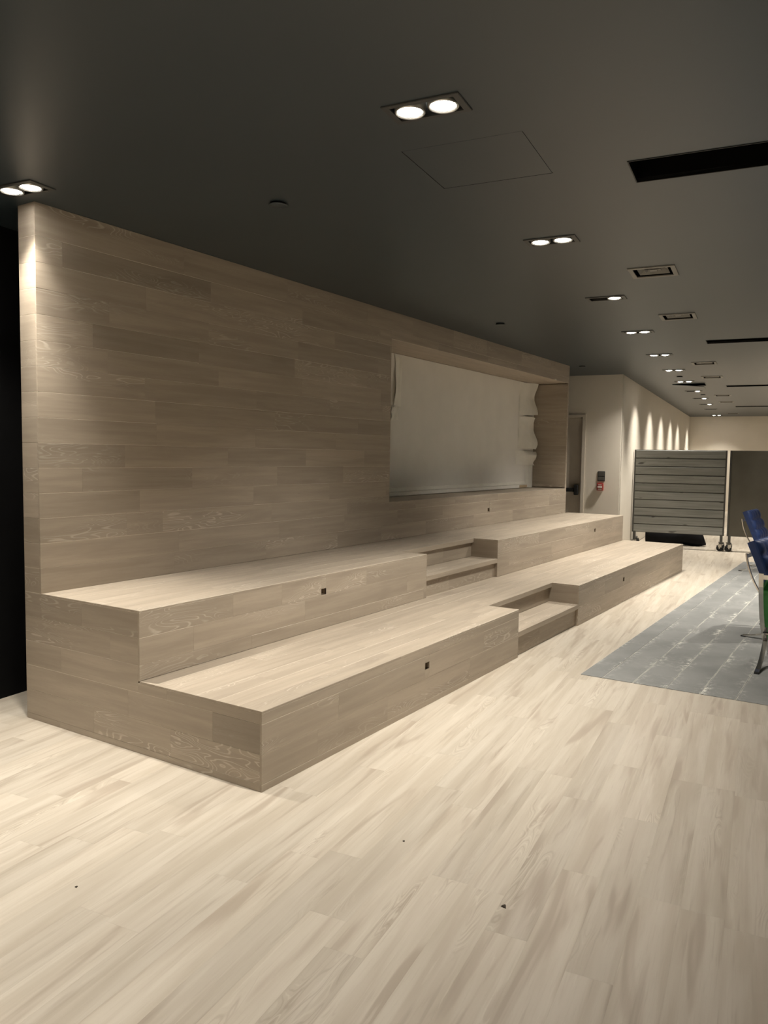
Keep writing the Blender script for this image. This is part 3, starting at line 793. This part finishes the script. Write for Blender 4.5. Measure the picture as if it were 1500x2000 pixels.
def chair(x, y, rot, label, bare=False):
    """origin on the floor under the middle of the chair; faces +x; about .76 deep, .76 wide, .83 high"""
    r = tag(empty('lounge_chair', Matrix.Translation((x, y, .0035)) @ Matrix.Rotation(rot, 4, 'Z')), label, 'chair', 'blue tufted lounge chairs')
    if not CH:
        back = bez([(-.385, .790), (-.36, .56), (-.22, .24), (.10, .12), (.375, .006)])
        seat = bez([(.385, .395), (.22, .36), (.10, .30), (-.04, .10), (-.16, .03), (-.385, .010)])
        CH['l1'] = MB().strip(back, .034, .012).mesh('back_leg'); CH['l2'] = MB().strip(seat, .034, .012).mesh('seat_leg')
        c = MB(); c.box(-.392, -.380, -.335, .335, .745, .779); CH['c1'] = c.mesh('top_bar')
        c = MB(); c.box(.368, .380, -.335, .335, .36, .394); CH['c2'] = c.mesh('front_bar')
        c = MB(); c.box(-.10, -.066, -.335, .335, .262, .274); CH['c3'] = c.mesh('stretcher')
        CH['s'] = cushion(.62, .655, .115, 4, 4).mesh('seat_cushion'); CH['b'] = cushion(.60, .655, .115, 4, 4).mesh('back_cushion')
        CH['w'] = MB().box(0, .03, -.34, .34, -.004, .0).mesh('strap')
        CH['ft'] = MB().bbox(-.022, .022, -.019, .019, 0, .010, .002).mesh('foot_pad')
        for k in ('l1', 'l2', 'c1', 'c2', 'c3'): CH[k].materials.append(M['chrome'])
        for k in ('s', 'b'): CH[k].materials.append(M['blue'])
        CH['w'].materials.append(M['rubber']); CH['ft'].materials.append(M['rubber'])
    for s in (-1, 1):
        a = link('leg', CH['l1'], None, r, Matrix.Translation((0, s*.352, 0))); link('foot_pad', CH['ft'], None, a, Matrix.Translation((.37, 0, 0)))
        a = link('leg', CH['l2'], None, r, Matrix.Translation((0, s*.352, 0))); link('foot_pad', CH['ft'], None, a, Matrix.Translation((-.378, 0, 0)))
    for k, nm in (('c1', 'top_bar'), ('c2', 'front_bar'), ('c3', 'stretcher')): link(nm, CH[k], None, r)
    sa = math.radians(9.5)
    if not bare: link('seat_cushion', CH['s'], None, r, Matrix.Translation((-.200, 0, .312)) @ Matrix.Rotation(-sa, 4, 'Y'))
    mb = frame((-.155, 0, .335), (math.cos(math.radians(113)), 0, math.sin(math.radians(113))), (0, -1, 0), (math.sin(math.radians(113)), 0, -math.cos(math.radians(113))))
    if not bare: link('back_cushion', CH['b'], None, r, mb)
    for k in range(3):
        link('strap', CH['w'], None, r, Matrix.Translation((-.25+.2*k, 0, .302+.034*k)) @ Matrix.Rotation(-sa, 4, 'Y'))
    return r
def chair_by_foot(fx, fy, rot, *k):            # place a chair by its near rear foot
    lx, ly = -.378, -.352
    return chair(fx-(lx*math.cos(rot)-ly*math.sin(rot)), fy-(lx*math.sin(rot)+ly*math.cos(rot)), rot, *k)
chair_by_foot(1.445, 5.17, math.radians(-6), 'blue tufted leather chair nearer the camera, seen from its side')
chair_by_foot(.725, 9.96, math.radians(-4), 'farthest blue tufted leather chair, in front of the olive divider')
A_ = chair(1.738+.352, 3.80+.385, math.radians(89), 'bare chrome lounge chair frame at the right edge, holding a green crate', True)

# green plastic crate standing on the bare chair frame
gc = tag(empty('green_crate', A_.matrix_basis @ Matrix.Translation((.045, .050, .362)) @ Matrix.Rotation(math.radians(-9.5), 4, 'Y') @ Matrix.Rotation(math.pi/2, 4, 'Z')), 'green plastic crate standing on the bare chrome chair frame', 'crate')
w_, d_, h_ = .315, .20, .29; t = .006
c = MB()
c.box(-w_, w_, -d_, d_, 0, t); c.box(-w_, -w_+t, -d_, d_, t, h_); c.box(w_-t, w_, -d_, d_, t, h_); c.box(-w_+t, w_-t, -d_, -d_+t, t, h_); c.box(-w_+t, w_-t, d_-t, d_, t, h_)
c.build('tub', M['green'], gc)
ring_frame(w_+.014, d_+.014, w_-t, d_-t, h_-.004, h_+.018).build('rim', M['green'], gc)
for x in (-.17, -.06, .06, .17): MB().box(x-.006, x+.006, -d_-.008, -d_, .02, h_-.004).build('rib', M['green'], gc)

# small chips of debris on the floor
for i, ((x, y), sc_, lb) in enumerate((((1.393, -.232), .011, 'dark triangular chip of debris on the near floor planks'), ((.83, -.02), .006, 'tiny dark speck on the floor in front of the platform corner'), ((-.02, -1.03), .006, 'tiny dark speck on the floor at the lower left'))):
    m = MB().add([(-sc_, -sc_*.6, 0), (sc_, -sc_*.8, 0), (sc_*.2, sc_, 0), (-sc_*.7, -sc_*.4, sc_*.5), (sc_*.6, -sc_*.5, sc_*.4), (sc_*.1, sc_*.6, sc_*.7)], [(2, 1, 0), (3, 4, 5), (0, 1, 4, 3), (1, 2, 5, 4), (2, 0, 3, 5)])
    tag(m.build('floor_debris', M['chip'], None, Matrix.Translation((x, y, 0))), lb, 'debris', 'specks on the floor')
